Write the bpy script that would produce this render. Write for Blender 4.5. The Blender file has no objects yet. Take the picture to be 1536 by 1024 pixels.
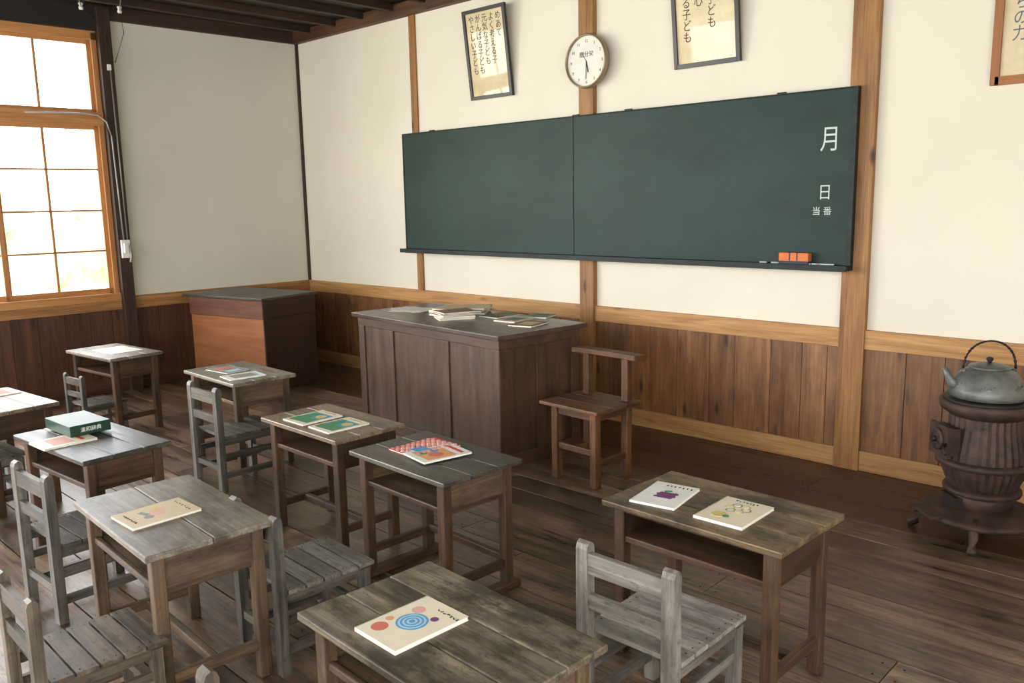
import bpy, bmesh, math, random
from mathutils import Matrix, Vector
random.seed(7)
scene=bpy.context.scene
scene.view_settings.view_transform='Standard'
scene.view_settings.look='None'
LA=-0.034

def lin(c):
    o=[]
    for v in c:
        v=v/255.0
        o.append(v/12.92 if v<=.04045 else ((v+.055)/1.055)**2.4)
    return (o[0],o[1],o[2],1)

# ------------------------------------------------------------------ materials
MC={}
def flat(name,col,rough=.6,metal=0,spec=.5):
    if name in MC: return MC[name]
    m=bpy.data.materials.new(name);m.use_nodes=True
    b=m.node_tree.nodes['Principled BSDF']
    nt=m.node_tree
    tc=nt.nodes.new('ShaderNodeTexCoord');n=nt.nodes.new('ShaderNodeTexNoise');n.inputs['Scale'].default_value=14;n.inputs['Detail'].default_value=5
    nt.links.new(tc.outputs['Object'],n.inputs['Vector'])
    hs=nt.nodes.new('ShaderNodeHueSaturation');hs.inputs['Color'].default_value=lin(col)
    mr=nt.nodes.new('ShaderNodeMapRange');mr.inputs['To Min'].default_value=.86;mr.inputs['To Max'].default_value=1.1
    nt.links.new(n.outputs['Fac'],mr.inputs['Value']);nt.links.new(mr.outputs[0],hs.inputs['Value'])
    nt.links.new(hs.outputs[0],b.inputs['Base Color'])
    b.inputs['Roughness'].default_value=rough;b.inputs['Metallic'].default_value=metal
    b.inputs['Specular IOR Level'].default_value=spec
    MC[name]=m;return m

def wood(name,dark,light,rough=.55,stain=None,stain_amt=.6,knots=0,var=.35,gs=20,bump=.25,spec=.4,sscale=2.5,lo=.35,hi=.65,speck=0,coat=0):
    m=bpy.data.materials.new(name);m.use_nodes=True;nt=m.node_tree;N=nt.nodes;L=nt.links
    b=N['Principled BSDF']
    at=N.new('ShaderNodeAttribute');at.attribute_name='grain'
    ar=N.new('ShaderNodeAttribute');ar.attribute_name='rnd'
    mp=N.new('ShaderNodeMapping');mp.inputs['Scale'].default_value=(1.3,gs,gs)
    L.new(at.outputs['Vector'],mp.inputs['Vector'])
    n=N.new('ShaderNodeTexNoise');n.inputs['Scale'].default_value=1;n.inputs['Detail'].default_value=7;n.inputs['Roughness'].default_value=.62;n.inputs['Distortion'].default_value=.7
    L.new(mp.outputs[0],n.inputs['Vector'])
    mp3=N.new('ShaderNodeMapping');mp3.inputs['Scale'].default_value=(4,gs*7,gs*7);L.new(at.outputs['Vector'],mp3.inputs['Vector'])
    n3=N.new('ShaderNodeTexNoise');n3.inputs['Scale'].default_value=1;n3.inputs['Detail'].default_value=3;L.new(mp3.outputs[0],n3.inputs['Vector'])
    mm=N.new('ShaderNodeMath');mm.operation='MULTIPLY_ADD';mm.inputs[1].default_value=.3;L.new(n3.outputs['Fac'],mm.inputs[0])
    m2=N.new('ShaderNodeMath');m2.operation='MULTIPLY';m2.inputs[1].default_value=.7;L.new(n.outputs['Fac'],m2.inputs[0]);L.new(m2.outputs[0],mm.inputs[2])
    r=N.new('ShaderNodeValToRGB');r.color_ramp.elements[0].position=lo;r.color_ramp.elements[0].color=lin(dark);r.color_ramp.elements[1].position=hi;r.color_ramp.elements[1].color=lin(light)
    L.new(mm.outputs[0],r.inputs[0]);col=r.outputs[0]
    if stain:
        mp2=N.new('ShaderNodeMapping');mp2.inputs['Scale'].default_value=(sscale,sscale*2,sscale*2);L.new(at.outputs['Vector'],mp2.inputs['Vector'])
        n2=N.new('ShaderNodeTexNoise');n2.inputs['Scale'].default_value=1;n2.inputs['Detail'].default_value=6;n2.inputs['Roughness'].default_value=.7;L.new(mp2.outputs[0],n2.inputs['Vector'])
        mr=N.new('ShaderNodeMapRange');mr.inputs['From Min'].default_value=.45;mr.inputs['From Max'].default_value=.62;mr.inputs['To Max'].default_value=stain_amt;L.new(n2.outputs['Fac'],mr.inputs['Value'])
        mx=N.new('ShaderNodeMix');mx.data_type='RGBA';L.new(mr.outputs[0],mx.inputs[0]);L.new(col,mx.inputs[6]);mx.inputs[7].default_value=lin(stain);col=mx.outputs[2]
    if speck:
        mps=N.new('ShaderNodeMapping');mps.inputs['Scale'].default_value=(16,34,34);L.new(at.outputs['Vector'],mps.inputs['Vector'])
        ns=N.new('ShaderNodeTexNoise');ns.inputs['Scale'].default_value=1;ns.inputs['Detail'].default_value=8;ns.inputs['Roughness'].default_value=.75;L.new(mps.outputs[0],ns.inputs['Vector'])
        mr=N.new('ShaderNodeMapRange');mr.inputs['From Min'].default_value=.52;mr.inputs['From Max'].default_value=.66;mr.inputs['To Max'].default_value=speck;L.new(ns.outputs['Fac'],mr.inputs['Value'])
        mx=N.new('ShaderNodeMix');mx.data_type='RGBA';L.new(mr.outputs[0],mx.inputs[0]);L.new(col,mx.inputs[6]);mx.inputs[7].default_value=lin([c*.5 for c in dark]);col=mx.outputs[2]
    if knots:
        mk=N.new('ShaderNodeMapping');mk.inputs['Scale'].default_value=(2.2,7,3);L.new(at.outputs['Vector'],mk.inputs['Vector'])
        vo=N.new('ShaderNodeTexVoronoi');vo.inputs['Scale'].default_value=1.0;L.new(mk.outputs[0],vo.inputs['Vector'])
        mr=N.new('ShaderNodeMapRange');mr.inputs['From Min'].default_value=.05;mr.inputs['From Max'].default_value=.16;mr.inputs['To Min'].default_value=knots;mr.inputs['To Max'].default_value=0;L.new(vo.outputs['Distance'],mr.inputs['Value'])
        mx=N.new('ShaderNodeMix');mx.data_type='RGBA';L.new(mr.outputs[0],mx.inputs[0]);L.new(col,mx.inputs[6]);mx.inputs[7].default_value=lin([c*.35 for c in dark]);col=mx.outputs[2]
    hs=N.new('ShaderNodeHueSaturation');mr=N.new('ShaderNodeMapRange');mr.inputs['To Min'].default_value=1-var;mr.inputs['To Max'].default_value=1+var
    L.new(ar.outputs['Fac'],mr.inputs['Value']);L.new(mr.outputs[0],hs.inputs['Value']);L.new(col,hs.inputs['Color']);L.new(hs.outputs[0],b.inputs['Base Color'])
    rr=N.new('ShaderNodeMapRange');rr.inputs['To Min'].default_value=rough-.12;rr.inputs['To Max'].default_value=rough+.15;L.new(n.outputs['Fac'],rr.inputs['Value']);L.new(rr.outputs[0],b.inputs['Roughness'])
    b.inputs['Specular IOR Level'].default_value=spec
    bp=N.new('ShaderNodeBump');bp.inputs['Strength'].default_value=bump;bp.inputs['Distance'].default_value=.004;L.new(mm.outputs[0],bp.inputs['Height']);L.new(bp.outputs[0],b.inputs['Normal'])
    return m

def plaster(name,col):
    m=bpy.data.materials.new(name);m.use_nodes=True;nt=m.node_tree;N=nt.nodes;L=nt.links;b=N['Principled BSDF']
    tc=N.new('ShaderNodeTexCoord');n=N.new('ShaderNodeTexNoise');n.inputs['Scale'].default_value=1.2;n.inputs['Detail'].default_value=6
    L.new(tc.outputs['Object'],n.inputs['Vector'])
    r=N.new('ShaderNodeValToRGB');r.color_ramp.elements[0].position=.3;r.color_ramp.elements[0].color=lin([c*.965 for c in col]);r.color_ramp.elements[1].position=.7;r.color_ramp.elements[1].color=lin(col)
    L.new(n.outputs['Fac'],r.inputs[0]);L.new(r.outputs[0],b.inputs['Base Color']);b.inputs['Roughness'].default_value=.85;b.inputs['Specular IOR Level'].default_value=.2
    n2=N.new('ShaderNodeTexNoise');n2.inputs['Scale'].default_value=60;L.new(tc.outputs['Object'],n2.inputs['Vector'])
    bp=N.new('ShaderNodeBump');bp.inputs['Strength'].default_value=.08;bp.inputs['Distance'].default_value=.003;L.new(n2.outputs['Fac'],bp.inputs['Height']);L.new(bp.outputs[0],b.inputs['Normal'])
    return m

def mottled(name,c1,c2,rough,scale=3,metal=0,bump=.1,stretch=(1,1,1),lo=.35,hi=.7,spec=.4,coat=0):
    m=bpy.data.materials.new(name);m.use_nodes=True;nt=m.node_tree;N=nt.nodes;L=nt.links;b=N['Principled BSDF']
    tc=N.new('ShaderNodeTexCoord');mp=N.new('ShaderNodeMapping');mp.inputs['Scale'].default_value=stretch;L.new(tc.outputs['Object'],mp.inputs[0])
    n=N.new('ShaderNodeTexNoise');n.inputs['Scale'].default_value=scale;n.inputs['Detail'].default_value=8;n.inputs['Roughness'].default_value=.65;L.new(mp.outputs[0],n.inputs['Vector'])
    r=N.new('ShaderNodeValToRGB');r.color_ramp.elements[0].position=lo;r.color_ramp.elements[0].color=lin(c1);r.color_ramp.elements[1].position=hi;r.color_ramp.elements[1].color=lin(c2)
    L.new(n.outputs['Fac'],r.inputs[0]);L.new(r.outputs[0],b.inputs['Base Color']);b.inputs['Roughness'].default_value=rough;b.inputs['Metallic'].default_value=metal;b.inputs['Specular IOR Level'].default_value=spec
    if coat: b.inputs['Coat Weight'].default_value=coat;b.inputs['Coat Roughness'].default_value=.03
    if bump:
        bp=N.new('ShaderNodeBump');bp.inputs['Strength'].default_value=bump;bp.inputs['Distance'].default_value=.003;L.new(n.outputs['Fac'],bp.inputs['Height']);L.new(bp.outputs[0],b.inputs['Normal'])
    return m

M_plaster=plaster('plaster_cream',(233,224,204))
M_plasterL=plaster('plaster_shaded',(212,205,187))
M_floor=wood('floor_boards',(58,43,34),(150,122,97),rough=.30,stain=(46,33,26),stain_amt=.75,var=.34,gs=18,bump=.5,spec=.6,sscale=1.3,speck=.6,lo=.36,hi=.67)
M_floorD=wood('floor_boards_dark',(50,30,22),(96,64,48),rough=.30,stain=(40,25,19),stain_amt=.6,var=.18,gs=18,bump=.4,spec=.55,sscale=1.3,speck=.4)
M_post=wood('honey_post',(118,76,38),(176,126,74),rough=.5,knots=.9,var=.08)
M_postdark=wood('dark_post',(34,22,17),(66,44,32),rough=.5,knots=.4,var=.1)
M_rail=wood('honey_rail',(150,104,58),(200,152,98),rough=.5,knots=.5,var=.1)
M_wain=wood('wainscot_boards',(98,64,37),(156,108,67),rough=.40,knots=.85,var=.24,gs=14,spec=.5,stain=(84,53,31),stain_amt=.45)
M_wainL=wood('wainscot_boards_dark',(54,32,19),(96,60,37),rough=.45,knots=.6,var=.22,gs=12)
M_win=wood('window_wood',(160,104,56),(196,140,86),rough=.45,var=.08)
M_ceil=wood('ceiling_boards',(16,12,10),(38,28,22),rough=.6,var=.3)
M_beam=wood('ceiling_beam',(30,20,14),(64,44,32),rough=.6,var=.2)
M_plate=wood('wall_plate_brown',(58,36,22),(104,70,44),rough=.55,var=.1,knots=.4)
M_black=flat('gap_black',(14,10,8),.9)
M_grey=wood('weathered_grey',(82,75,65),(156,145,128),rough=.4,stain=(68,58,47),stain_amt=.75,var=.1,gs=22,spec=.55,speck=.55)
M_olive=wood('weathered_olive',(66,58,45),(144,130,106),rough=.43,stain=(44,36,26),stain_amt=.88,var=.1,gs=22,sscale=3.2,speck=.85,spec=.5)
M_olive2=wood('weathered_brown',(68,54,37),(140,117,84),rough=.43,stain=(46,35,24),stain_amt=.88,var=.1,gs=22,sscale=3.6,speck=.9,spec=.5)
M_dgrey=wood('weathered_dark',(50,46,41),(98,92,82),rough=.38,stain=(38,34,29),stain_amt=.7,var=.12,gs=22,speck=.5,spec=.55)
M_tan=wood('weathered_tan',(90,75,58),(156,134,108),rough=.4,stain=(68,53,40),stain_amt=.75,var=.1,gs=20,speck=.5,spec=.55)
M_leg=wood('desk_leg_brown',(50,35,25),(98,71,50),rough=.5,stain=(36,26,19),stain_amt=.6,var=.22,gs=24,speck=.4)
M_leg2=wood('desk_leg_worn',(68,52,38),(120,96,72),rough=.52,stain=(46,35,26),stain_amt=.65,var=.18,gs=24,speck=.5)
M_chair=wood('chair_grey',(58,54,49),(122,115,106),rough=.48,stain=(42,38,34),stain_amt=.6,var=.22,gs=26,speck=.5,spec=.5)
M_chairL=wood('chair_pale',(122,116,107),(196,189,178),rough=.52,stain=(92,85,77),stain_amt=.6,var=.14,gs=26,speck=.6,spec=.5)
M_chairB=wood('chair_brown',(62,52,43),(126,111,94),rough=.5,stain=(44,36,29),stain_amt=.6,var=.18,gs=26,speck=.5,spec=.5)
M_stool=wood('stool_brown',(64,41,25),(126,86,54),rough=.5,stain=(42,28,18),stain_amt=.6,var=.25,gs=20,knots=.4,speck=.4)
M_tdesk=wood('teacher_desk_brown',(64,45,34),(94,68,53),rough=.45,stain=(50,36,27),stain_amt=.5,var=.05,gs=14,spec=.45,speck=.25)
M_tdtop=wood('teacher_desk_top',(62,47,40),(94,75,65),rough=.3,stain=(48,37,32),stain_amt=.5,var=.05,gs=14,spec=.6)
M_lecF=wood('lectern_orange',(124,76,44),(154,98,60),rough=.5,var=.04,gs=10,spec=.35)
M_lecS=wood('lectern_red',(80,49,35),(112,72,52),rough=.5,var=.08,gs=12)
M_lecD=wood('lectern_dark_side',(44,28,22),(68,45,36),rough=.5,var=.08,gs=12)
M_board=mottled('chalkboard_green',(24,40,35),(46,66,58),.5,scale=1.1,stretch=(.8,1,1.3),bump=.02,lo=.2,hi=.8,spec=.25)
M_bframe=mottled('chalkboard_frame',(16,23,22),(38,50,46),.5,scale=12,spec=.3)
M_iron=mottled('rusty_iron',(40,29,26),(84,60,51),.62,scale=9,bump=.3,metal=.1)
M_irond=mottled('dark_iron',(24,21,21),(50,44,42),.6,scale=9,bump=.3,metal=.2)
M_kettle=mottled('kettle_metal',(80,82,78),(128,129,124),.45,scale=8,bump=.25,metal=.3)
M_paper=flat('page_white',(228,222,208),.7)
M_chalk=flat('chalk_white',(204,214,208),.9)
M_ink=flat('ink',(56,48,42),.8)
M_inkb=flat('ink_blue',(90,98,112),.8)
M_frame=flat('picture_frame_black',(36,24,18),.35)
M_scroll=mottled('scroll_paper',(204,182,140),(230,212,174),.6,scale=4,bump=0,coat=1.0)
M_scroll2=mottled('poster_paper',(206,186,146),(228,210,172),.6,scale=4,bump=0)
M_white=flat('white_plastic',(224,222,216),.4)
M_metal=flat('conduit_grey',(150,146,140),.4,.3)

# ------------------------------------------------------------------ builder
class B:
    def __init__(s): s.bm=bmesh.new();s.g=s.bm.verts.layers.float_vector.new('grain');s.r=s.bm.verts.layers.float.new('rnd');s.mats=[];s.T=Matrix.Identity(4);s.sm=[]
    def mi(s,m):
        if m not in s.mats: s.mats.append(m)
        return s.mats.index(m)
    def _fin(s,vs,fs,mat,ax=None,R=None,smooth=False,loc=None):
        i=s.mi(mat);off=Vector((random.uniform(-50,50),random.uniform(-50,50),random.uniform(-50,50)));rv=random.random()
        lc=[v.co.copy() for v in vs]
        d=[max(c[k] for c in lc)-min(c[k] for c in lc) for k in range(3)]
        order=sorted(range(3),key=lambda k:-d[k])
        if ax is not None: order=[ax]+[k for k in order if k!=ax]
        for v,c in zip(vs,lc):
            v[s.g]=Vector((c[order[0]],c[order[1]],c[order[2]]))+off;v[s.r]=rv
            q=v.co
            if R is not None: q=R@q
            if loc is not None: q=q+Vector(loc)
            v.co=s.T@q
        for f in fs: f.material_index=i;f.smooth=smooth
    def box(s,c,d,mat,rot=None,ax=None,taper=None,jit=0):
        vs=[s.bm.verts.new((sx*d[0]/2+random.uniform(-jit,jit),sy*d[1]/2+random.uniform(-jit,jit),sz*d[2]/2+random.uniform(-jit,jit))) for sx in(-1,1) for sy in(-1,1) for sz in(-1,1)]
        if taper:
            for v in vs:
                if v.co.z<0: v.co.x*=taper;v.co.y*=taper
        q=[(0,1,3,2),(4,6,7,5),(0,4,5,1),(2,3,7,6),(0,2,6,4),(1,5,7,3)]
        fs=[s.bm.faces.new([vs[i] for i in f]) for f in q]
        R=None
        if rot is not None: R=Matrix.Rotation(rot[2],3,'Z')@Matrix.Rotation(rot[1],3,'Y')@Matrix.Rotation(rot[0],3,'X')
        s._fin(vs,fs,mat,ax,R,False,c)
    def b2(s,x0,x1,y0,y1,z0,z1,mat,**k): s.box(((x0+x1)/2,(y0+y1)/2,(z0+z1)/2),(abs(x1-x0),abs(y1-y0),abs(z1-z0)),mat,**k)
    def lathe(s,prof,mat,n=32,loc=(0,0,0),R=None,flute=None,smooth=True,caps=True):
        rings=[];vs=[];fs=[]
        for (r,z) in prof:
            ring=[]
            for k in range(n):
                a=2*math.pi*k/n;rr=r
                if flute and flute[0]<=z<=flute[1]: rr=r*(1+flute[2]*(1 if k%2 else -1))
                ring.append(s.bm.verts.new((rr*math.cos(a),rr*math.sin(a),z)))
            rings.append(ring);vs+=ring
        for a,b in zip(rings[:-1],rings[1:]):
            for k in range(n): fs.append(s.bm.faces.new((a[k],a[(k+1)%n],b[(k+1)%n],b[k])))
        if caps:
            fs.append(s.bm.faces.new(rings[0][::-1]));fs.append(s.bm.faces.new(rings[-1]))
        s._fin(vs,fs,mat,2,R,smooth,loc)
        if caps:
            fs[-1].smooth=False;fs[-2].smooth=False
    def tube(s,pts,r,mat,n=8,smooth=True):
        pts=[Vector(p) for p in pts];rs=r if isinstance(r,(list,tuple)) else [r]*len(pts);rings=[];vs=[];fs=[]
        for i,p in enumerate(pts):
            t=(pts[min(i+1,len(pts)-1)]-pts[max(i-1,0)]).normalized()
            a=Vector((0,0,1)) if abs(t.z)<.9 else Vector((1,0,0))
            u=t.cross(a).normalized();w=t.cross(u).normalized()
            ring=[s.bm.verts.new(p+(u*math.cos(2*math.pi*k/n)+w*math.sin(2*math.pi*k/n))*rs[i]) for k in range(n)]
            rings.append(ring);vs+=ring
        for a,b in zip(rings[:-1],rings[1:]):
            for k in range(n): fs.append(s.bm.faces.new((a[k],b[k],b[(k+1)%n],a[(k+1)%n])))
        fs.append(s.bm.faces.new(rings[0]));fs.append(s.bm.faces.new(rings[-1][::-1]))
        s._fin(vs,fs,mat,None,None,smooth)
    def poly(s,pts,z0,z1,mat,loc=(0,0,0),R=None,smooth=False):
        lo=[s.bm.verts.new((p[0],p[1],z0)) for p in pts];hi=[s.bm.verts.new((p[0],p[1],z1)) for p in pts];n=len(pts)
        fs=[s.bm.faces.new(hi),s.bm.faces.new(lo[::-1])]
        for k in range(n): fs.append(s.bm.faces.new((lo[k],lo[(k+1)%n],hi[(k+1)%n],hi[k])))
        s._fin(lo+hi,fs,mat,None,R,smooth,loc)
    def disc(s,x,y,r,z0,z1,mat,n=28,sy=1.0): s.poly([(x+r*math.cos(2*math.pi*k/n),y+sy*r*math.sin(2*math.pi*k/n)) for k in range(n)],z0,z1,mat)
    def done(s,name,loc=(0,0,0),rz=0,bevel=0,parent=None,scale=1):
        bmesh.ops.recalc_face_normals(s.bm,faces=s.bm.faces)
        me=bpy.data.meshes.new(name);s.bm.to_mesh(me);s.bm.free()
        for m in s.mats: me.materials.append(m)
        o=bpy.data.objects.new(name,me);scene.collection.objects.link(o)
        o.location=loc;o.rotation_euler=(0,0,rz);o.scale=(scale,)*3
        if parent: o.parent=parent
        if bevel:
            md=o.modifiers.new('bevel','BEVEL');md.width=bevel;md.segments=2;md.limit_method='ANGLE';md.angle_limit=math.radians(50)
        return o

def text(body,size,mat,parent,loc,rot=(math.pi/2,0,0),name='lettering',line=1.0,ext=.0006,align='CENTER',sx=1):
    cu=bpy.data.curves.new(name,'FONT');cu.body=body;cu.size=size;cu.extrude=ext;cu.align_x=align;cu.align_y='TOP';cu.space_line=line
    t=bpy.data.objects.new(name+'_tmp',cu);scene.collection.objects.link(t)
    dg=bpy.context.evaluated_depsgraph_get();me=bpy.data.meshes.new_from_object(t.evaluated_get(dg))
    bpy.data.objects.remove(t)
    me.materials.clear();me.materials.append(mat)
    o=bpy.data.objects.new(name,me);scene.collection.objects.link(o);o.location=loc;o.rotation_euler=rot;o.parent=parent;o.scale=(sx,1,1)
    return o

# ------------------------------------------------------------------ room
XR=9.8;YB=-8.0;H=3.45
b=B();b.b2(-.6,XR+.1,YB-.1,.15,-.09,-.03,M_black)
y=.12
while y>YB:
    w=random.choice([.2,.24,.27,.3]);x=-.5-random.uniform(0,2)
    while x<XR:
        l=random.uniform(2.2,4.0);x0=max(x,-.5);x1=min(x+l,XR)
        if x1-x0>.05:
            dz=random.uniform(-.0015,0)
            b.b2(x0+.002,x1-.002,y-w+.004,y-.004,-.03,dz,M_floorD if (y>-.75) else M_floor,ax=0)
            for q in (x0+.04,x1-.04):
                for yy in (y-.05,y-w+.05): b.lathe([(.005,0),(.005,.0008)],M_black,8,loc=(q,yy,dz))
        x+=l
    y-=w
b.done('floor',bevel=.002)

b=B();b.b2(-.3,XR+.1,0.0,.15,0,H+.2,M_plaster);b.done('wall_back')
b=B();x=0.03
while x<XR:
    w=random.choice([.17,.2,.24,.22,.27]);x1=min(x+w,XR)
    b.b2(x+.0016,x1-.0016,-.018,-.0005,.12,.80,M_wain,ax=2);x=x1
b.b2(0,XR,-.006,-.0005,.1,.8,M_black)
b.done('trim_12',bevel=.002)  # wainscot boards of the back wall
b=B();b.b2(0.0,XR,-.032,0,.79,.91,M_rail,ax=0);b.done('trim_1',bevel=.003)
b=B();b.b2(0.0,XR,-.03,0,0,.13,M_rail,ax=0);b.done('baseboard_back',bevel=.003)
b=B();b.b2(1.90,1.985,-.02,0,.9,H,M_post,ax=2);b.done('trim_2',bevel=.003)
b=B();b.b2(3.95,4.09,-.05,0,0,H,M_post,ax=2);b.done('trim_3',bevel=.003)
b=B();b.b2(6.06,6.22,-.045,0,0,H,M_post,ax=2);b.done('trim_4',bevel=.003)
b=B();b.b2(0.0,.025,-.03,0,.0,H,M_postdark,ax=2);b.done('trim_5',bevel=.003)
b=B();b.b2(-.1,XR,-.07,0,H,H+.12,M_plate,ax=0);b.done('trim_6',bevel=.004)

WT=.12
def wl(bb,s0,s1,z0,z1,mat,x0=-WT,x1=0,**k): bb.b2(x0,x1,-s1,-s0,z0,z1,mat,**k)
wins=[(2.085,3.93),(4.1,5.9),(6.1,7.8)]
b=B()
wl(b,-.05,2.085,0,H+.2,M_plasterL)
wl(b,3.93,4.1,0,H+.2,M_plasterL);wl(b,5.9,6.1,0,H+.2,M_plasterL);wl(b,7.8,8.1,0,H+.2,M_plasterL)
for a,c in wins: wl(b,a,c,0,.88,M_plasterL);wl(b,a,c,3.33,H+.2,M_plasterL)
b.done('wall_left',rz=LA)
b=B();s=.02
while s<7.9:
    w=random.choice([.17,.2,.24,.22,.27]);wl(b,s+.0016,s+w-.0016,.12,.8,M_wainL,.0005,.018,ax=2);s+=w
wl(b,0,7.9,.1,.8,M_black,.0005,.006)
b.done('trim_13',rz=LA,bevel=.002)  # wainscot boards of the left wall
b=B();wl(b,0,7.9,.79,.91,M_post,0,.03,ax=1);b.done('trim_7',rz=LA,bevel=.003)
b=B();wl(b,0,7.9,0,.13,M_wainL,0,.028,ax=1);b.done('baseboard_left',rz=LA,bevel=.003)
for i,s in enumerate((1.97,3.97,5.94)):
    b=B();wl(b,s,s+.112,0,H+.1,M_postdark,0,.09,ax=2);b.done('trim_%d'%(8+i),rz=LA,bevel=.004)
b=B();wl(b,-.05,1.97,H+.0,H+.14,M_beam,-.02,.04,ax=1);wl(b,1.97,8,3.34,H+.14,M_ceil,0,.05,ax=1);b.done('trim_11',rz=LA,bevel=.004)
def window(name,s0,s1):
    b=B();W=M_win
    wl(b,s0,s0+.045,.88,3.33,W,-.1,.02,ax=2);wl(b,s1-.045,s1,.88,3.33,W,-.1,.02,ax=2)
    wl(b,s0,s1,.88,.95,W,-.11,.05,ax=1);wl(b,s0,s1,2.50,2.62,W,-.1,.03,ax=1);wl(b,s0,s1,3.26,3.34,W,-.1,.02,ax=1)
    mid=(s0+s1)/2
    for (a,c,xx) in ((s0+.045,mid+.03,-.045),(mid-.03,s1-.045,-.085)):
        for (z0,z1,rows) in ((.95,2.50,4),(2.62,3.26,1)):
            st=.035
            wl(b,a,a+st,z0,z1,W,xx,xx+.03,ax=2);wl(b,c-st,c,z0,z1,W,xx,xx+.03,ax=2)
            wl(b,a,c,z0,z0+.05 if rows>1 else z0+.03,W,xx,xx+.03,ax=1);wl(b,a,c,z1-.035,z1,W,xx,xx+.03,ax=1)
            m_=(a+c)/2+.02
            wl(b,m_-.011,m_+.011,z0,z1,W,xx+.004,xx+.026,ax=2)
            for r in range(1,rows): 
                z=z0+.03+(z1-z0-.05)*r/rows;wl(b,a,c,z-.009,z+.009,W,xx+.004,xx+.026,ax=1)
    return b.done(name,rz=LA,bevel=.002)
for i,(a,c) in enumerate(wins): window('window_%d'%(i+1),a,c)

b=B()
b.b2(XR,XR+.12,YB,.1,0,.9,M_plaster);b.b2(XR,XR+.12,YB,.1,2.7,H+.2,M_plaster)
b.b2(XR,XR+.12,-3.2,.1,.9,2.7,M_plaster)
for y0 in (-8,-6.1): b.b2(XR,XR+.12,y0,y0+.2,.9,2.7,M_plaster)
b.done('wall_right')
b=B()
b.b2(-.5,XR+.12,YB-.12,YB,0,.9,M_plaster);b.b2(-.5,XR+.12,YB-.12,YB,2.7,H+.2,M_plaster)
for x0 in (-.5,2.2,4.6,7,9.4): b.b2(x0,x0+.5,YB-.12,YB,.9,2.7,M_plaster)
b.done('wall_rear')
b=B();b.b2(-.6,XR+.2,YB-.2,.2,H+.14,H+.2,M_ceil,ax=1)
x=-.5
while x<XR:
    b.b2(x+.005,x+.30,YB,.1,H+.125,H+.14,M_ceil,ax=1);x+=.31
b.done('ceiling')
b=B();x=.35
while x<XR:
    b.b2(x-.025,x+.025,YB,-.07,H+.06,H+.125,M_beam,ax=1);x+=.46
b.done('ceiling_batten',bevel=.003)

# ------------------------------------------------------------------ blackboard
b=B();x0,x1,z0,z1=1.83,6.10,1.31,2.38
b.b2(x0,3.912,-.075,-.05,z0,z1,M_board);b.b2(3.917,x1,-.075,-.05,z0,z1,M_board)
b.b2(x0,x1,-.05,-.045,z0,z1,M_bframe)
b.b2(x1,x1+.03,-.09,-.045,z0-.03,z1+.006,M_bframe);b.b2(x0-.012,x0,-.08,-.02,z0-.03,z1+.005,M_bframe);b.b2(x0-.01,x1+.03,-.08,-.045,z1,z1+.008,M_bframe)
b.b2(x0-.02,3.91,-.15,-.02,z0-.03,z0,M_bframe);b.b2(3.92,x1+.03,-.15,-.05,z0-.03,z0,M_bframe)
b.b2(x0-.02,x1+.03,-.153,-.145,z0-.034,z0+.004,M_bframe)
for q in (2.2,3.9,4.4,5.6): b.b2(q,q+.06,-.07,-.05,z1,z1+.018,M_bframe)
board=b.done('chalkboard',bevel=.002)
text('月',.165,M_chalk,board,(5.965,-.076,2.16),sx=.78);text('日',.105,M_chalk,board,(5.945,-.076,1.81),sx=.85);text('当 番',.056,M_chalk,board,(5.93,-.076,1.672))
b=B()
for k in range(7):
    q=random.uniform(5.5,6.0);b.tube([(q,-.11,1.316),(q+.05,-.11+random.uniform(-.01,.01),1.316)],.005,M_chalk,6)
b.done('chalk_stick')
b=B();ox=5.68
mo=flat('eraser_orange',(214,116,52),.6);mb=flat('eraser_strap',(40,46,70),.6)
b.b2(ox,ox+.2,-.134,-.08,1.311,1.33,mb);b.b2(ox,ox+.2,-.134,-.08,1.33,1.385,mo);b.b2(ox+.07,ox+.08,-.136,-.078,1.333,1.387,mb);b.b2(ox+.12,ox+.13,-.136,-.078,1.333,1.387,mb)
b.done('chalkboard_eraser',bevel=.004)

def picture(name,xc,zb,w,h,lean,fm,fw,txt,size,glass=True,line=.95,ink=None,y=-.02):
    b=B();b.b2(-w/2,w/2,-.004,.008,0,h,M_scroll if glass else M_scroll2)
    for (p,q,r,t) in ((-w/2-fw/2,-w/2+fw/2,-fw/2,h+fw/2),(w/2-fw/2,w/2+fw/2,-fw/2,h+fw/2)): b.b2(p,q,-.018,.01,r,t,fm)
    b.b2(-w/2,w/2,-.018,.01,-fw/2,fw/2,fm);b.b2(-w/2,w/2,-.018,.01,h-fw/2,h+fw/2,fm)
    o=b.done(name,(xc,y,zb),bevel=.002);o.rotation_euler=(lean,0,0)
    for i,t in enumerate(txt):
        x=w/2-w*(i+1)/(len(txt)+1)
        text('\n'.join(t),size,ink or M_ink,o,(x,-.0045,h*.95),line=line,sx=.9)
    return o
picture('framed_calligraphy',2.98,2.63,.47,.70,.12,M_frame,.03,['めあて','よく考える子','元気な子ども','がんばる子ども','やさしい子ども'],.072)
picture('framed_calligraphy',5.06,2.65,.48,.70,.12,M_frame,.03,['めあて','元気な子ども','明るい心','がんばる子ども'],.078)
fw_=wood('pale_frame',(134,84,46),(170,112,68),var=.05)
picture('wall_poster_frame',7.42,2.34,1.15,.8,.0,fw_,.045,['いう正しく','かく人','よくきく','たすけあう','ことば大切に','三年四年八九','よく考える人','たしかめる練習','練習する心がけ','ことばたちの力'],.085,glass=False,ink=M_inkb)

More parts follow.
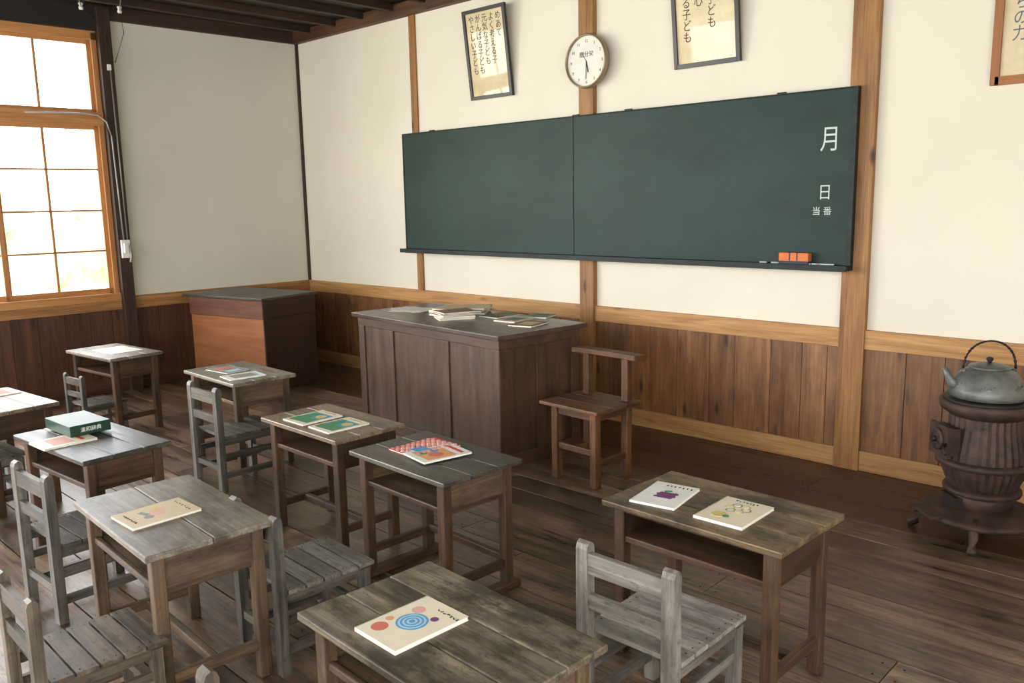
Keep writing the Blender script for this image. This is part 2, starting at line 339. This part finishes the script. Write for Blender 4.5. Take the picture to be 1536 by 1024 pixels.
# clock
b=B();R=Matrix.Rotation(math.pi/2,3,'X')
rim=flat('clock_rim',(150,132,104),.35,.5);face=flat('clock_face',(226,222,208),.5)
b.lathe([(.17,0),(.195,0),(.2,.03),(.195,.05),(.187,.055),(.183,.045),(.183,.02)],rim,48,R=R,caps=False)
b.lathe([(.185,.0),(.185,.03)],face,48,R=R)
def hand(ang,l,w):
    b.box((math.sin(ang)*l/2,-.033,math.cos(ang)*l/2),(w,.002,l),M_ink,rot=(0,ang,0))
hand(math.radians(168),.085,.008);hand(math.radians(182),.13,.005);hand(math.radians(325),.06,.003)
clock=b.done('wall_clock',(4.055,-.052,2.78))
for k in range(12):
    a=math.radians(30*(k+1));text(str(k+1),.03,M_ink,clock,(.15*math.sin(a),-.031,.15*math.cos(a)+.011))
text('贈',.045,M_ink,clock,(-.045,-.031,.07));text('分',.045,M_ink,clock,(.0,-.031,.07));text('栄',.045,M_ink,clock,(.045,-.031,.07))

# wiring
b=B();
cond=[(0.06,-2.75,2.585),(0.06,-2.3,2.6),(.1,-2.16,2.59),(.105,-2.09,2.53),(.105,-2.055,2.4),(.105,-2.045,1.9),(.105,-2.035,1.44)]
b.tube(cond,.008,M_metal);b.tube([(.1,-2.01,3.0),(.1,-2.005,2.2),(.1,-2.0,1.44)],.007,M_metal)
b.tube([(.1,-2.02,3.3),(.13,-2.0,3.15),(.1,-2.01,3.0)],.004,M_black)
b.box((.1,-2.02,3.02),(.03,.03,.05),M_white)
b.done('electric_conduit',rz=LA)
b=B();b.b2(.09,.12,-2.065,-1.985,1.28,1.45,M_white);b.b2(.12,.15,-2.05,-2.01,1.33,1.42,M_white);b.tube([(.135,-2.0,1.4),(.14,-1.99,1.3),(.135,-2.0,1.24)],.012,M_metal);b.done('wall_switch_box',rz=LA,bevel=.004)
b=B()
for p in ((.25,-2.3),(.32,-2.0),(.75,-2.5),(.85,-2.2)):
    b.lathe([(.016,0),(.02,.02),(.012,.03),(.02,.045),(.016,.06)],M_white,14,loc=(p[0],p[1],H-.0))
    b.b2(p[0]-.02,p[0]+.02,p[1]-.02,p[1]+.02,H+.055,H+.125,M_beam)
b.tube([(.12,-2.05,3.05),(.2,-2.1,3.3),(.25,-2.3,H+.02)],.0035,M_black);b.tube([(.12,-2.0,3.05),(.25,-1.95,3.3),(.32,-2.0,H+.02)],.0035,M_black)
b.tube([(.25,-2.3,H+.02),(.75,-2.5,H+.02),(3,-3.4,H+.02)],.0035,M_metal);b.tube([(.32,-2.0,H+.02),(.85,-2.2,H+.02),(3,-3.0,H+.02)],.0035,M_metal)
b.done('ceiling_wire')

# ------------------------------------------------------------------ furniture
def desk(x,y,t,w,d,top,leg,h=.617,skid=False,side=None,n=3):
    b=B();th=.024;side=side or leg
    yy=-d/2;wd=d/n
    for k in range(n):
        e=random.uniform(-.002,.002)
        b.b2(-w/2+e,w/2+e,yy+.0012,yy+wd-.0012,h-th,h,top,ax=0);yy+=wd
    b.b2(-w/2+.004,w/2-.004,-d/2+.004,d/2-.004,h-th-.001,h-th+.01,M_leg,ax=0)
    lx=w/2-.06;ly=d/2-.055;ls=.046
    for sx in(-1,1):
        for sy in(-1,1):
            b.b2(sx*lx-ls/2,sx*lx+ls/2,sy*ly-ls/2,sy*ly+ls/2,.028 if skid else 0,h-th,leg,ax=2)
        b.b2(sx*lx-.011,sx*lx+.011,-ly,ly,h-.155,h-th,side,ax=1)
        b.b2(sx*lx-.014,sx*lx+.014,-ly,ly,.11,.15,leg,ax=1)
        b.b2(sx*(lx-.002)-.008,sx*(lx-.002)+.008,-ly+.02,ly-.02,h-.175,h-.15,leg,ax=1)
        if skid: b.b2(sx*lx-.028,sx*lx+.028,-d/2-.01,d/2+.01,0,.036,leg,ax=1)
    b.b2(-lx,lx,-ly+.01,ly-.01,h-.155,h-.143,side,ax=0)
    b.b2(-lx,lx,ly-.01,ly+.012,h-.16,h-th,side,ax=0)
    b.b2(-lx,lx,-ly-.012,-ly+.01,h-.163,h-.138,leg,ax=0)
    b.b2(-lx,lx,-ly-.014,-ly+.01,h-th-.022,h-th,leg,ax=0)
    b.b2(-lx,lx,-.016,.016,.112,.146,leg,ax=0) if not skid else b.b2(-lx,lx,ly-.014,ly+.014,.13,.165,leg,ax=0)
    return b.done('student_desk',(x,y,0),t,bevel=.005)
DK={'D1':(6.61,-3.90,-.04,.74,.48,M_olive,M_leg2,dict()),
'D2':(6.70,-2.62,-.02,.74,.47,M_olive2,M_leg,dict(side=M_leg)),
'D3':(5.39,-2.88,-.04,.69,.46,M_dgrey,M_leg,dict(skid=True,side=M_leg2)),
'D4':(4.51,-2.83,-.01,.71,.43,M_tan,M_leg,dict()),
'D5':(5.16,-4.0,-.05,.76,.47,M_grey,M_leg2,dict(n=2)),
'D6':(3.85,-3.81,.08,.78,.43,M_dgrey,M_leg,dict()),
'D7':(2.89,-2.48,-.02,.73,.46,M_grey,M_leg2,dict()),
'D8':(1.27,-2.69,.10,.73,.43,M_grey,M_leg,dict()),
'D9':(2.52,-3.87,.10,.73,.42,M_tan,M_leg,dict())}
for k,v in DK.items(): desk(*v[:7],**v[7])

def chair(x,y,t,mp,ms,scale=1,w=.33):
    b=B();hw=w/2
    for sx in(-1,1):
        px=sx*hw
        pts=[(-.02,0),(.02,0),(.02,.635),(.014,.652),(0,.66),(-.014,.652),(-.02,.635)]
        Rm=Matrix(((0,0,1),(1,0,0),(0,1,0)))
        b.poly(pts,px-.023,px+.023,mp,R=Rm)
        b.b2(px-.021,px+.021,.37,.41,0,.325,mp,ax=2)
        b.b2(px-.012,px+.012,.0,.4,.29,.333,mp,ax=1)
        b.b2(px-.011,px+.011,.0,.4,.2,.235,mp,ax=1)
        b.b2(px-.011,px+.011,.0,.4,.08,.115,mp,ax=1)
    b.b2(-hw,hw,-.016,.006,.555,.625,mp,ax=0)
    b.b2(-hw,hw,-.014,.006,.435,.485,mp,ax=0)
    b.b2(-hw,hw,.38,.4,.285,.33,mp,ax=0)
    b.b2(-hw,hw,.38,.4,.13,.165,mp,ax=0);b.b2(-hw,hw,-.01,.01,.13,.165,mp,ax=0)
    yy=.025;n=5;sw=.082
    for k in range(n):
        e=random.uniform(-.003,.003)
        b.b2(-hw-.022+e,hw+.022+e,yy+.004,yy+sw-.004,.333,.350,ms,ax=0)
        for sx in(-1,1):
            for q in(.25,.75): b.lathe([(.003,0),(.003,.0012)],M_black,8,loc=(sx*hw+e,yy+sw*q,.3498))
        yy+=sw
    return b.done('student_chair',(x,y,0),t,bevel=.005,scale=scale)
M_chairM=wood('chair_mid',(78,73,67),(148,141,131),rough=.5,stain=(56,51,46),stain_amt=.6,var=.18,gs=26,speck=.55,spec=.5)
chair(6.75,-3.27,.0,M_chairM,M_chairL)
chair(5.39,-3.78,-.04,M_chair,M_chairM,scale=.95)
chair(5.36,-4.59,-.02,M_chairB,M_chairB,scale=.9)
chair(4.31,-4.22,.05,M_chair,M_chair)
chair(3.28,-2.93,0,M_chair,M_chair)
chair(1.45,-3.07,.1,M_chair,M_chair,scale=.77)
chair(2.70,-4.27,.08,M_chair,M_chair)
chair(6.55,-4.47,-.03,M_chairB,M_chairB)

# teacher's desk
b=B();w,d,h=1.80,.82,.90;bw,bd=w-.10,d-.10
b.b2(-w/2,w/2,-d/2,d/2,h-.032,h,M_tdtop,ax=0)
b.b2(-bw/2,bw/2,-bd/2,bd/2,0,h-.032,M_tdesk,ax=2)
for i,z in enumerate(((0,.09),(h-.10,h-.032))):
    b.b2(-bw/2-.014,bw/2+.014,-bd/2-.014,bd/2+.014,z[0],z[1],M_tdesk,ax=0)
for xx in (-bw/2+.03,-bw/2+.44,-.0+.28,bw/2-.03):
    for sy in(-1,1): b.b2(xx-.04,xx+.04,sy*(bd/2)-.013,sy*(bd/2)+.013,.09,h-.1,M_tdesk,ax=2)
for yy in (-bd/2+.03,0,bd/2-.03):
    for sx in(-1,1): b.b2(sx*bw/2-.013,sx*bw/2+.013,yy-.04,yy+.04,.09,h-.1,M_tdesk,ax=2)
b.done('teacher_desk',(3.65,-1.07,0),-.09,bevel=.004)

# corner lectern
b=B();w,d,h=1.05,.66,.905
b.b2(-w/2-.06,w/2+.03,-d/2-.03,d/2+.02,h-.025,h,M_dgrey,ax=0)
b.b2(-w/2+.03,w/2,-d/2+.01,d/2,.0,h-.025,M_lecD,ax=2)
b.b2(-w/2+.03,w/2+.002,-d/2-.004,-d/2+.012,.02,h-.2,M_lecF,ax=0)
b.b2(-w/2+.02,w/2+.01,-d/2-.012,-d/2+.012,h-.2,h-.025,M_lecS,ax=0)
b.b2(w/2-.003,w/2+.012,-d/2,d/2,h-.30,h-.27,M_lecD,ax=1);b.b2(w/2-.003,w/2+.012,-d/2,d/2,h-.2,h-.025,M_lecD,ax=1)
b.b2(w/2-.003,w/2+.012,-d/2,-d/2+.04,0,h-.2,M_lecD,ax=2)
b.done('lectern',(.64,-1.10,0),.2,bevel=.004)

# teacher's chair
b=B();S=M_stool
for px,py,zt in ((-.16,-.15,.48),(.16,-.15,.48),(-.16,.15,.77),(.16,.15,.77)):
    b.box((px,py,zt/2),(.05,.05,zt),S,ax=2)
for k in range(3): b.b2(-.25,.23,-.22+k*.145+.002,-.22+(k+1)*.145-.002,.478,.50,S,ax=0)
for sx in(-1,1):
    b.b2(sx*.16-.014,sx*.16+.014,-.15,.15,.42,.478,S,ax=1);b.b2(sx*.16-.014,sx*.16+.014,-.15,.15,.13,.17,S,ax=1)
b.b2(-.16,.16,-.164,-.136,.42,.478,S,ax=0);b.b2(-.16,.16,.136,.164,.42,.478,S,ax=0);b.b2(-.16,.16,-.164,-.136,.2,.24,S,ax=0)
b.poly([(-.26,.10),(-.1,.12),(.1,.12),(.26,.10),(.27,.19),(.1,.2),(-.1,.2),(-.27,.19)],.765,.80,S)
b.done('teacher_chair',(5.0,-1.23,0),-.05,bevel=.005)

# ------------------------------------------------------------------ stove + kettle
b=B();I=M_iron
b.lathe([(.10,.10),(.275,.105),(.285,.115),(.285,.13),(.26,.14),(.17,.15),(.15,.165)],I,40)
b.lathe([(.15,.15),(.145,.20),(.15,.235)],I,40)
b.lathe([(.15,.232),(.178,.236),(.182,.25),(.178,.262),(.15,.266)],I,40)
b.lathe([(.148,.26),(.165,.29),(.185,.34),(.197,.385)],I,64,flute=(0,1,.022),smooth=False)
b.lathe([(.195,.38),(.222,.386),(.226,.40),(.222,.414),(.2,.42)],I,40)
b.lathe([(.198,.415),(.195,.46),(.18,.53),(.168,.59),(.166,.64)],I,64,flute=(0,1,.02),smooth=False)
b.lathe([(.165,.635),(.195,.655),(.215,.67),(.222,.685),(.222,.71),(.212,.715),(.20,.715)],I,40)
b.lathe([(.205,.713),(.205,.725),(.16,.725)],M_irond,40)
for a in (-2.85,-1.40,.25,1.75):
    ca,sa=math.cos(a),math.sin(a)
    b.tube([(ca*.2,sa*.2,.12),(ca*.25,sa*.25,.115),(ca*.285,sa*.285,.07),(ca*.29,sa*.29,.03),(ca*.33,sa*.33,.012)],[.03,.03,.022,.018,.024],I,10)
a=-2.35;ca,sa=math.cos(a),math.sin(a)
Rm=Matrix.Rotation(a,3,'Z')
b.box((ca*.2,sa*.2,.515),(.055,.15,.14),I,rot=(0,0,a));b.box((ca*.232,sa*.232,.515),(.02,.17,.16),I,rot=(0,0,a))
Rd=Rm@Matrix.Rotation(math.pi/2,3,'Y')
b.lathe([(.055,0),(.055,.015),(.045,.018)],I,24,loc=(ca*.24,sa*.24,.52),R=Rd);b.lathe([(.015,0),(.015,.03)],M_irond,12,loc=(ca*.25,sa*.25,.52),R=Rd)
for k in range(6):
    q=k*math.pi/3;off=Rd@Vector((.033*math.cos(q),.033*math.sin(q),.0));b.lathe([(.008,0),(.008,.02)],M_irond,8,loc=(ca*.24+off.x,sa*.24+off.y,.52+off.z),R=Rd)
b.tube([(ca*.24-sa*.07,sa*.24+ca*.07,.51),(ca*.27-sa*.1,sa*.27+ca*.1,.50),(ca*.28-sa*.14,sa*.28+ca*.14,.48)],.008,M_irond)
b.box((ca*.15,sa*.15,.19),(.04,.13,.06),M_irond,rot=(0,0,a));b.box((ca*.25,sa*.25,.135),(.12,.2,.015),I,rot=(0,0,a))
b.done('cast_iron_stove',(7.085,-.655,0),0)
b=B();K=M_kettle
b.lathe([(.13,0),(.178,.008),(.188,.03),(.18,.06),(.165,.09),(.15,.12),(.125,.145),(.095,.16),(.09,.165)],K,40)
b.lathe([(.098,.160),(.1,.166),(.095,.174),(.05,.186),(.018,.19)],K,36)
b.lathe([(.008,.188),(.01,.195),(.018,.205),(.016,.215),(.006,.22)],M_irond,16)
dx,dy=-.80,-.60
b.tube([(dx*.14,dy*.14,.06),(dx*.19,dy*.19,.085),(dx*.205,dy*.205,.125),(dx*.225,dy*.225,.16)],[.034,.028,.02,.014],K,14)
ex,ey=.80,.60
arc=[];arc2=[]
for k in range(25):
    q=math.pi*k/24;arc.append((ex*.125*math.cos(q)*1.05+.004*math.sin(k*2.2),ey*.125*math.cos(q)*1.05+.004*math.cos(k*2.2),.14+.165*math.sin(q)**.8));arc2.append((ex*.125*math.cos(q)*1.05-.004*math.sin(k*2.2),ey*.125*math.cos(q)*1.05-.004*math.cos(k*2.2),.14+.165*math.sin(q)**.8))
b.tube(arc,.0045,M_irond);b.tube(arc2,.0045,M_irond)
for sg in(-1,1): b.lathe([(.012,0),(.012,.03)],K,12,loc=(ex*.125*sg,ey*.125*sg,.128))
for q in (-2.6,-1.6,-.6):
    for k in range(5):
        a1=q+k*.09;r=.176-.001*k;b.tube([(r*math.cos(a1),r*math.sin(a1),.05+.01*k),((r-.006)*math.cos(a1+.12),(r-.006)*math.sin(a1+.12),.08+.01*math.sin(k*2))],.004,K,6)
b.done('iron_kettle',(7.08,-.66,.725),0,scale=.95)

# ------------------------------------------------------------------ books
Z=.617
def book(x,y,t,w,d,th,cover,art=(),z=Z,name='textbook'):
    b=B()
    b.b2(-w/2,w/2,-d/2,d/2,0,.001,cover);b.b2(-w/2+.001,w/2-.002,-d/2+.002,d/2-.002,.001,th-.001,M_paper);b.b2(-w/2,w/2,-d/2,d/2,th-.001,th,cover);b.b2(-w/2-.0005,-w/2+.002,-d/2,d/2,0,th,cover)
    zz=th
    for a in art:
        k=a[0];zz+=.00012
        if k=='d': b.disc(a[1],a[2],a[3],th-.0002,zz,a[4])
        elif k=='r': b.box((a[1],a[2],(th+zz)/2-.0001),(a[3],a[4],zz-th+.0002),a[5],rot=(0,0,a[6] if len(a)>6 else 0))
    return b.done(name,(x,y,z),t)
cr=flat('cover_cream',(228,216,188),.45);wh=flat('cover_white',(234,232,222),.4);bl=flat('art_blue',(90,150,190));rd=flat('art_red',(196,70,60));rp=flat('art_salmon',(204,112,92));og=flat('art_orange',(226,160,110));gn=flat('art_green',(70,135,85));yl=flat('art_yellow',(206,190,110));pu=flat('art_purple',(110,60,104));be=flat('cover_beige',(206,184,146),.5);pk=flat('art_pink',(220,165,152));tq=flat('art_teal',(80,150,160));lb=flat('art_lightblue',(165,200,218));gy=flat('cover_grey',(140,140,130));dg=flat('box_green',(24,58,42),.4);br=flat('cover_brown',(140,112,82));gg=flat('cover_greygreen',(98,108,98))
rings=[]
for i,r in enumerate((.045,.039,.033,.027,.021,.015,.009)): rings.append(('d',-.0,-.0,r,bl if i%2==0 else lb))
def scrib(x,y,w): return [('r',x-w/2+w*k/6,y+random.uniform(-.003,.003),.003,.009,M_ink,random.uniform(-1.2,1.2)) for k in range(7)]
book(6.535,-3.955,-.03,.18,.25,.012,cr,[('d',-.04,.055,.02,pk),('d',-.045,-.075,.024,rp),('d',-.06,-.03,.012,og),('d',.035,.05,.012,pu)]+rings+scrib(.045,.09,.08))
grape=[('d',-.024+.014*i+.007*(j%2),-.035+.015*j,.010,pu) for i in range(5) for j in range(4)]
book(6.49,-2.66,.16,.18,.25,.009,wh,grape+[('r',.0,.03,.03,.012,gn,.5)]+scrib(.02,.09,.10))
flw=[('d',.032*math.cos(k*1.05)+.0,.032*math.sin(k*1.05)+.03,.019,yl if k%2 else gy) for k in range(6)]+[('d',.032*math.cos(k*1.05)+.0,.032*math.sin(k*1.05)+.03,.013,cr) for k in range(6)]+[('d',-.03,-.06,.026,yl),('d',-.0,-.065,.012,gn)]
book(6.78,-2.655,.02,.19,.25,.011,cr,flw+scrib(.0,.10,.08))
chk=[('r',-.09+.02*i,-.12+.03*j+.015*(i%2),.018,.014,pk) for i in range(10) for j in range(8)]
book(5.285,-2.84,-.05,.20,.27,.007,rd,chk+[('r',.04,-.06,.06,.07,bl)])
book(5.42,-2.88,-.18,.19,.25,.008,wh,[('r',0,-.02,.16,.15,og),('d',.02,-.02,.035,rp),('d',-.04,0,.025,bl),('d',-.03,-.06,.02,gn),('r',0,.09,.14,.02,rd)],z=Z+.007)
for bx,by,bt in ((4.40,-2.87,.0),(4.64,-2.87,-.03)):
    book(bx,by,bt,.19,.25,.008,cr,[('r',.0,-.01,.16,.17,tq),('r',.0,-.06,.16,.07,gn,.1),('d',.03,.03,.03,yl),('r',-.03,-.02,.05,.09,gn,.6),('d',-.04,.04,.022,gn)]+scrib(0,.105,.1))
book(5.17,-4.055,.02,.19,.26,.010,be,[('d',0,0,.032,pk),('d',.025,-.04,.018,gy),('r',-.02,-.04,.05,.02,gy,.3),('d',-.04,.01,.015,yl)]+scrib(0,.10,.12)+scrib(0,-.1,.1))
book(3.83,-3.93,.05,.19,.25,.010,cr,[('r',0,-.02,.14,.1,pk),('r',0,.07,.12,.02,rd)])
b=B();b.b2(-.155,.155,-.10,.10,0,.055,dg);b.b2(-.1552,-.148,-.09,.09,.004,.051,M_paper)
o=b.done('dictionary_box',(3.66,-3.80,Z+.0105),.05,bevel=.003)
text('漢和辞典',.026,wh,o,(.157,0,.040),rot=(math.pi/2,0,math.pi/2))
book(2.77,-2.50,.1,.26,.18,.006,gy,[('r',-.05,0,.08,.12,rp),('r',.07,0,.06,.1,lb),('d',0,0,.03,br)])
book(3.06,-2.54,-.1,.18,.25,.006,wh,[('r',0,0,.12,.16,gy),('r',0,.09,.1,.02,lb)])
book(1.27,-2.66,.1,.34,.25,.004,wh,scrib(0,.05,.2),name='worksheet')
book(2.30,-3.80,.1,.24,.18,.006,be,[('r',0,0,.16,.1,rp)])
tz=.90
b=B()
for k in range(5): b.box((random.uniform(-.05,.05),random.uniform(-.04,.04),.0015+.0012*k),(.3,.22,.001),M_paper,rot=(0,0,random.uniform(-.5,.5)))
b.done('paper_sheets',(3.00,-1.04,tz))
def stack(x,y,n,cols,name,rz=.2,hz=.02):
    b=B();z=0
    for k in range(n):
        th=random.uniform(hz*.5,hz);q=rz+random.uniform(-.25,.25);ox,oy=random.uniform(-.03,.03),random.uniform(-.02,.02)
        b.box((ox,oy,z+th/2),(.20,.26,th-.004),M_paper,rot=(0,0,q))
        for zz in (z+.001,z+th-.001): b.box((ox,oy,zz),(.206,.266,.002),cols[k%len(cols)],rot=(0,0,q))
        z+=th
    b.done(name,(x,y,tz))
stack(3.66,-1.14,5,[be,cr,be,gy,br],'book_stack',-.3,.018);stack(3.30,-.88,2,[cr,be],'book_stack',.1,.02);stack(3.54,-.80,3,[be,gg],'book_stack',.5,.018)
for i,(x,y,c,c2) in enumerate(((3.84,-.86,gg,br),(4.08,-.95,be,gg),(4.31,-1.05,br,be),(4.10,-.70,gy,gg))):
    book(x,y,.1*i,.19,.25 if i<3 else .2,.01,c,[('r',0,0,.12,.14,c2)],z=tz)

# ------------------------------------------------------------------ outdoors
M_grass=mottled('grass',(190,205,160),(225,232,205),.9,scale=2)
M_leaf=mottled('foliage',(172,204,142),(245,250,230),.8,scale=3,lo=.35,hi=.58)
b=B();b.b2(-30,-.7,-30,20,-.5,-.3,M_grass);b.done('ground_outside')
b=B()
for k in range(46):
    x=random.uniform(-12,-6);y=random.uniform(-12,6);z=random.uniform(.2,3.2);r=random.uniform(.5,1.1)
    prof=[(max(.02,r*math.sin(math.pi*j/8)*(1+random.uniform(-.15,.15))),-r*math.cos(math.pi*j/8)) for j in range(9)]
    b.lathe(prof,M_leaf,12,loc=(x,y,z))
b.done('tree_foliage')

# ------------------------------------------------------------------ light
w=bpy.data.worlds.new('World');scene.world=w;w.use_nodes=True;bg=w.node_tree.nodes['Background'];bg.inputs[0].default_value=(.94,.97,1,1);bg.inputs[1].default_value=8.5
def area(name,loc,rot,sx,sy,e,col=(1,1,1)):
    l=bpy.data.lights.new(name,'AREA');l.shape='RECTANGLE';l.size=sx;l.size_y=sy;l.energy=e;l.color=col
    o=bpy.data.objects.new(name,l);scene.collection.objects.link(o);o.location=loc;o.rotation_euler=rot;return o
area('window_daylight',(-.36,-5.95,2.05),(0,math.radians(-90),0),2.2,3.6,430,(.96,.98,1))  # lamp added outside the unseen left windows to strengthen their daylight
area('window_daylight',(5.0,YB-.06,1.8),(math.radians(90),0,0),8.0,1.7,85,(1,.98,.94))  # soft lamp added in the unseen rear window openings, lifts the back wall

# ------------------------------------------------------------------ camera
fwv=Vector((-.6826,.7118,-.1654)).normalized();r=Vector((.7238,.6897,-.0189));r=(r-fwv*r.dot(fwv)).normalized();u=r.cross(fwv)
cd=bpy.data.cameras.new('camera');cam=bpy.data.objects.new('camera',cd);scene.collection.objects.link(cam)
Mx=Matrix(((r.x,u.x,-fwv.x,8.2116),(r.y,u.y,-fwv.y,-5.2908),(r.z,u.z,-fwv.z,1.75),(0,0,0,1)));cam.matrix_world=Mx
cd.sensor_width=36;cd.lens=1261.25*36/1536;cd.clip_start=.05
scene.camera=cam
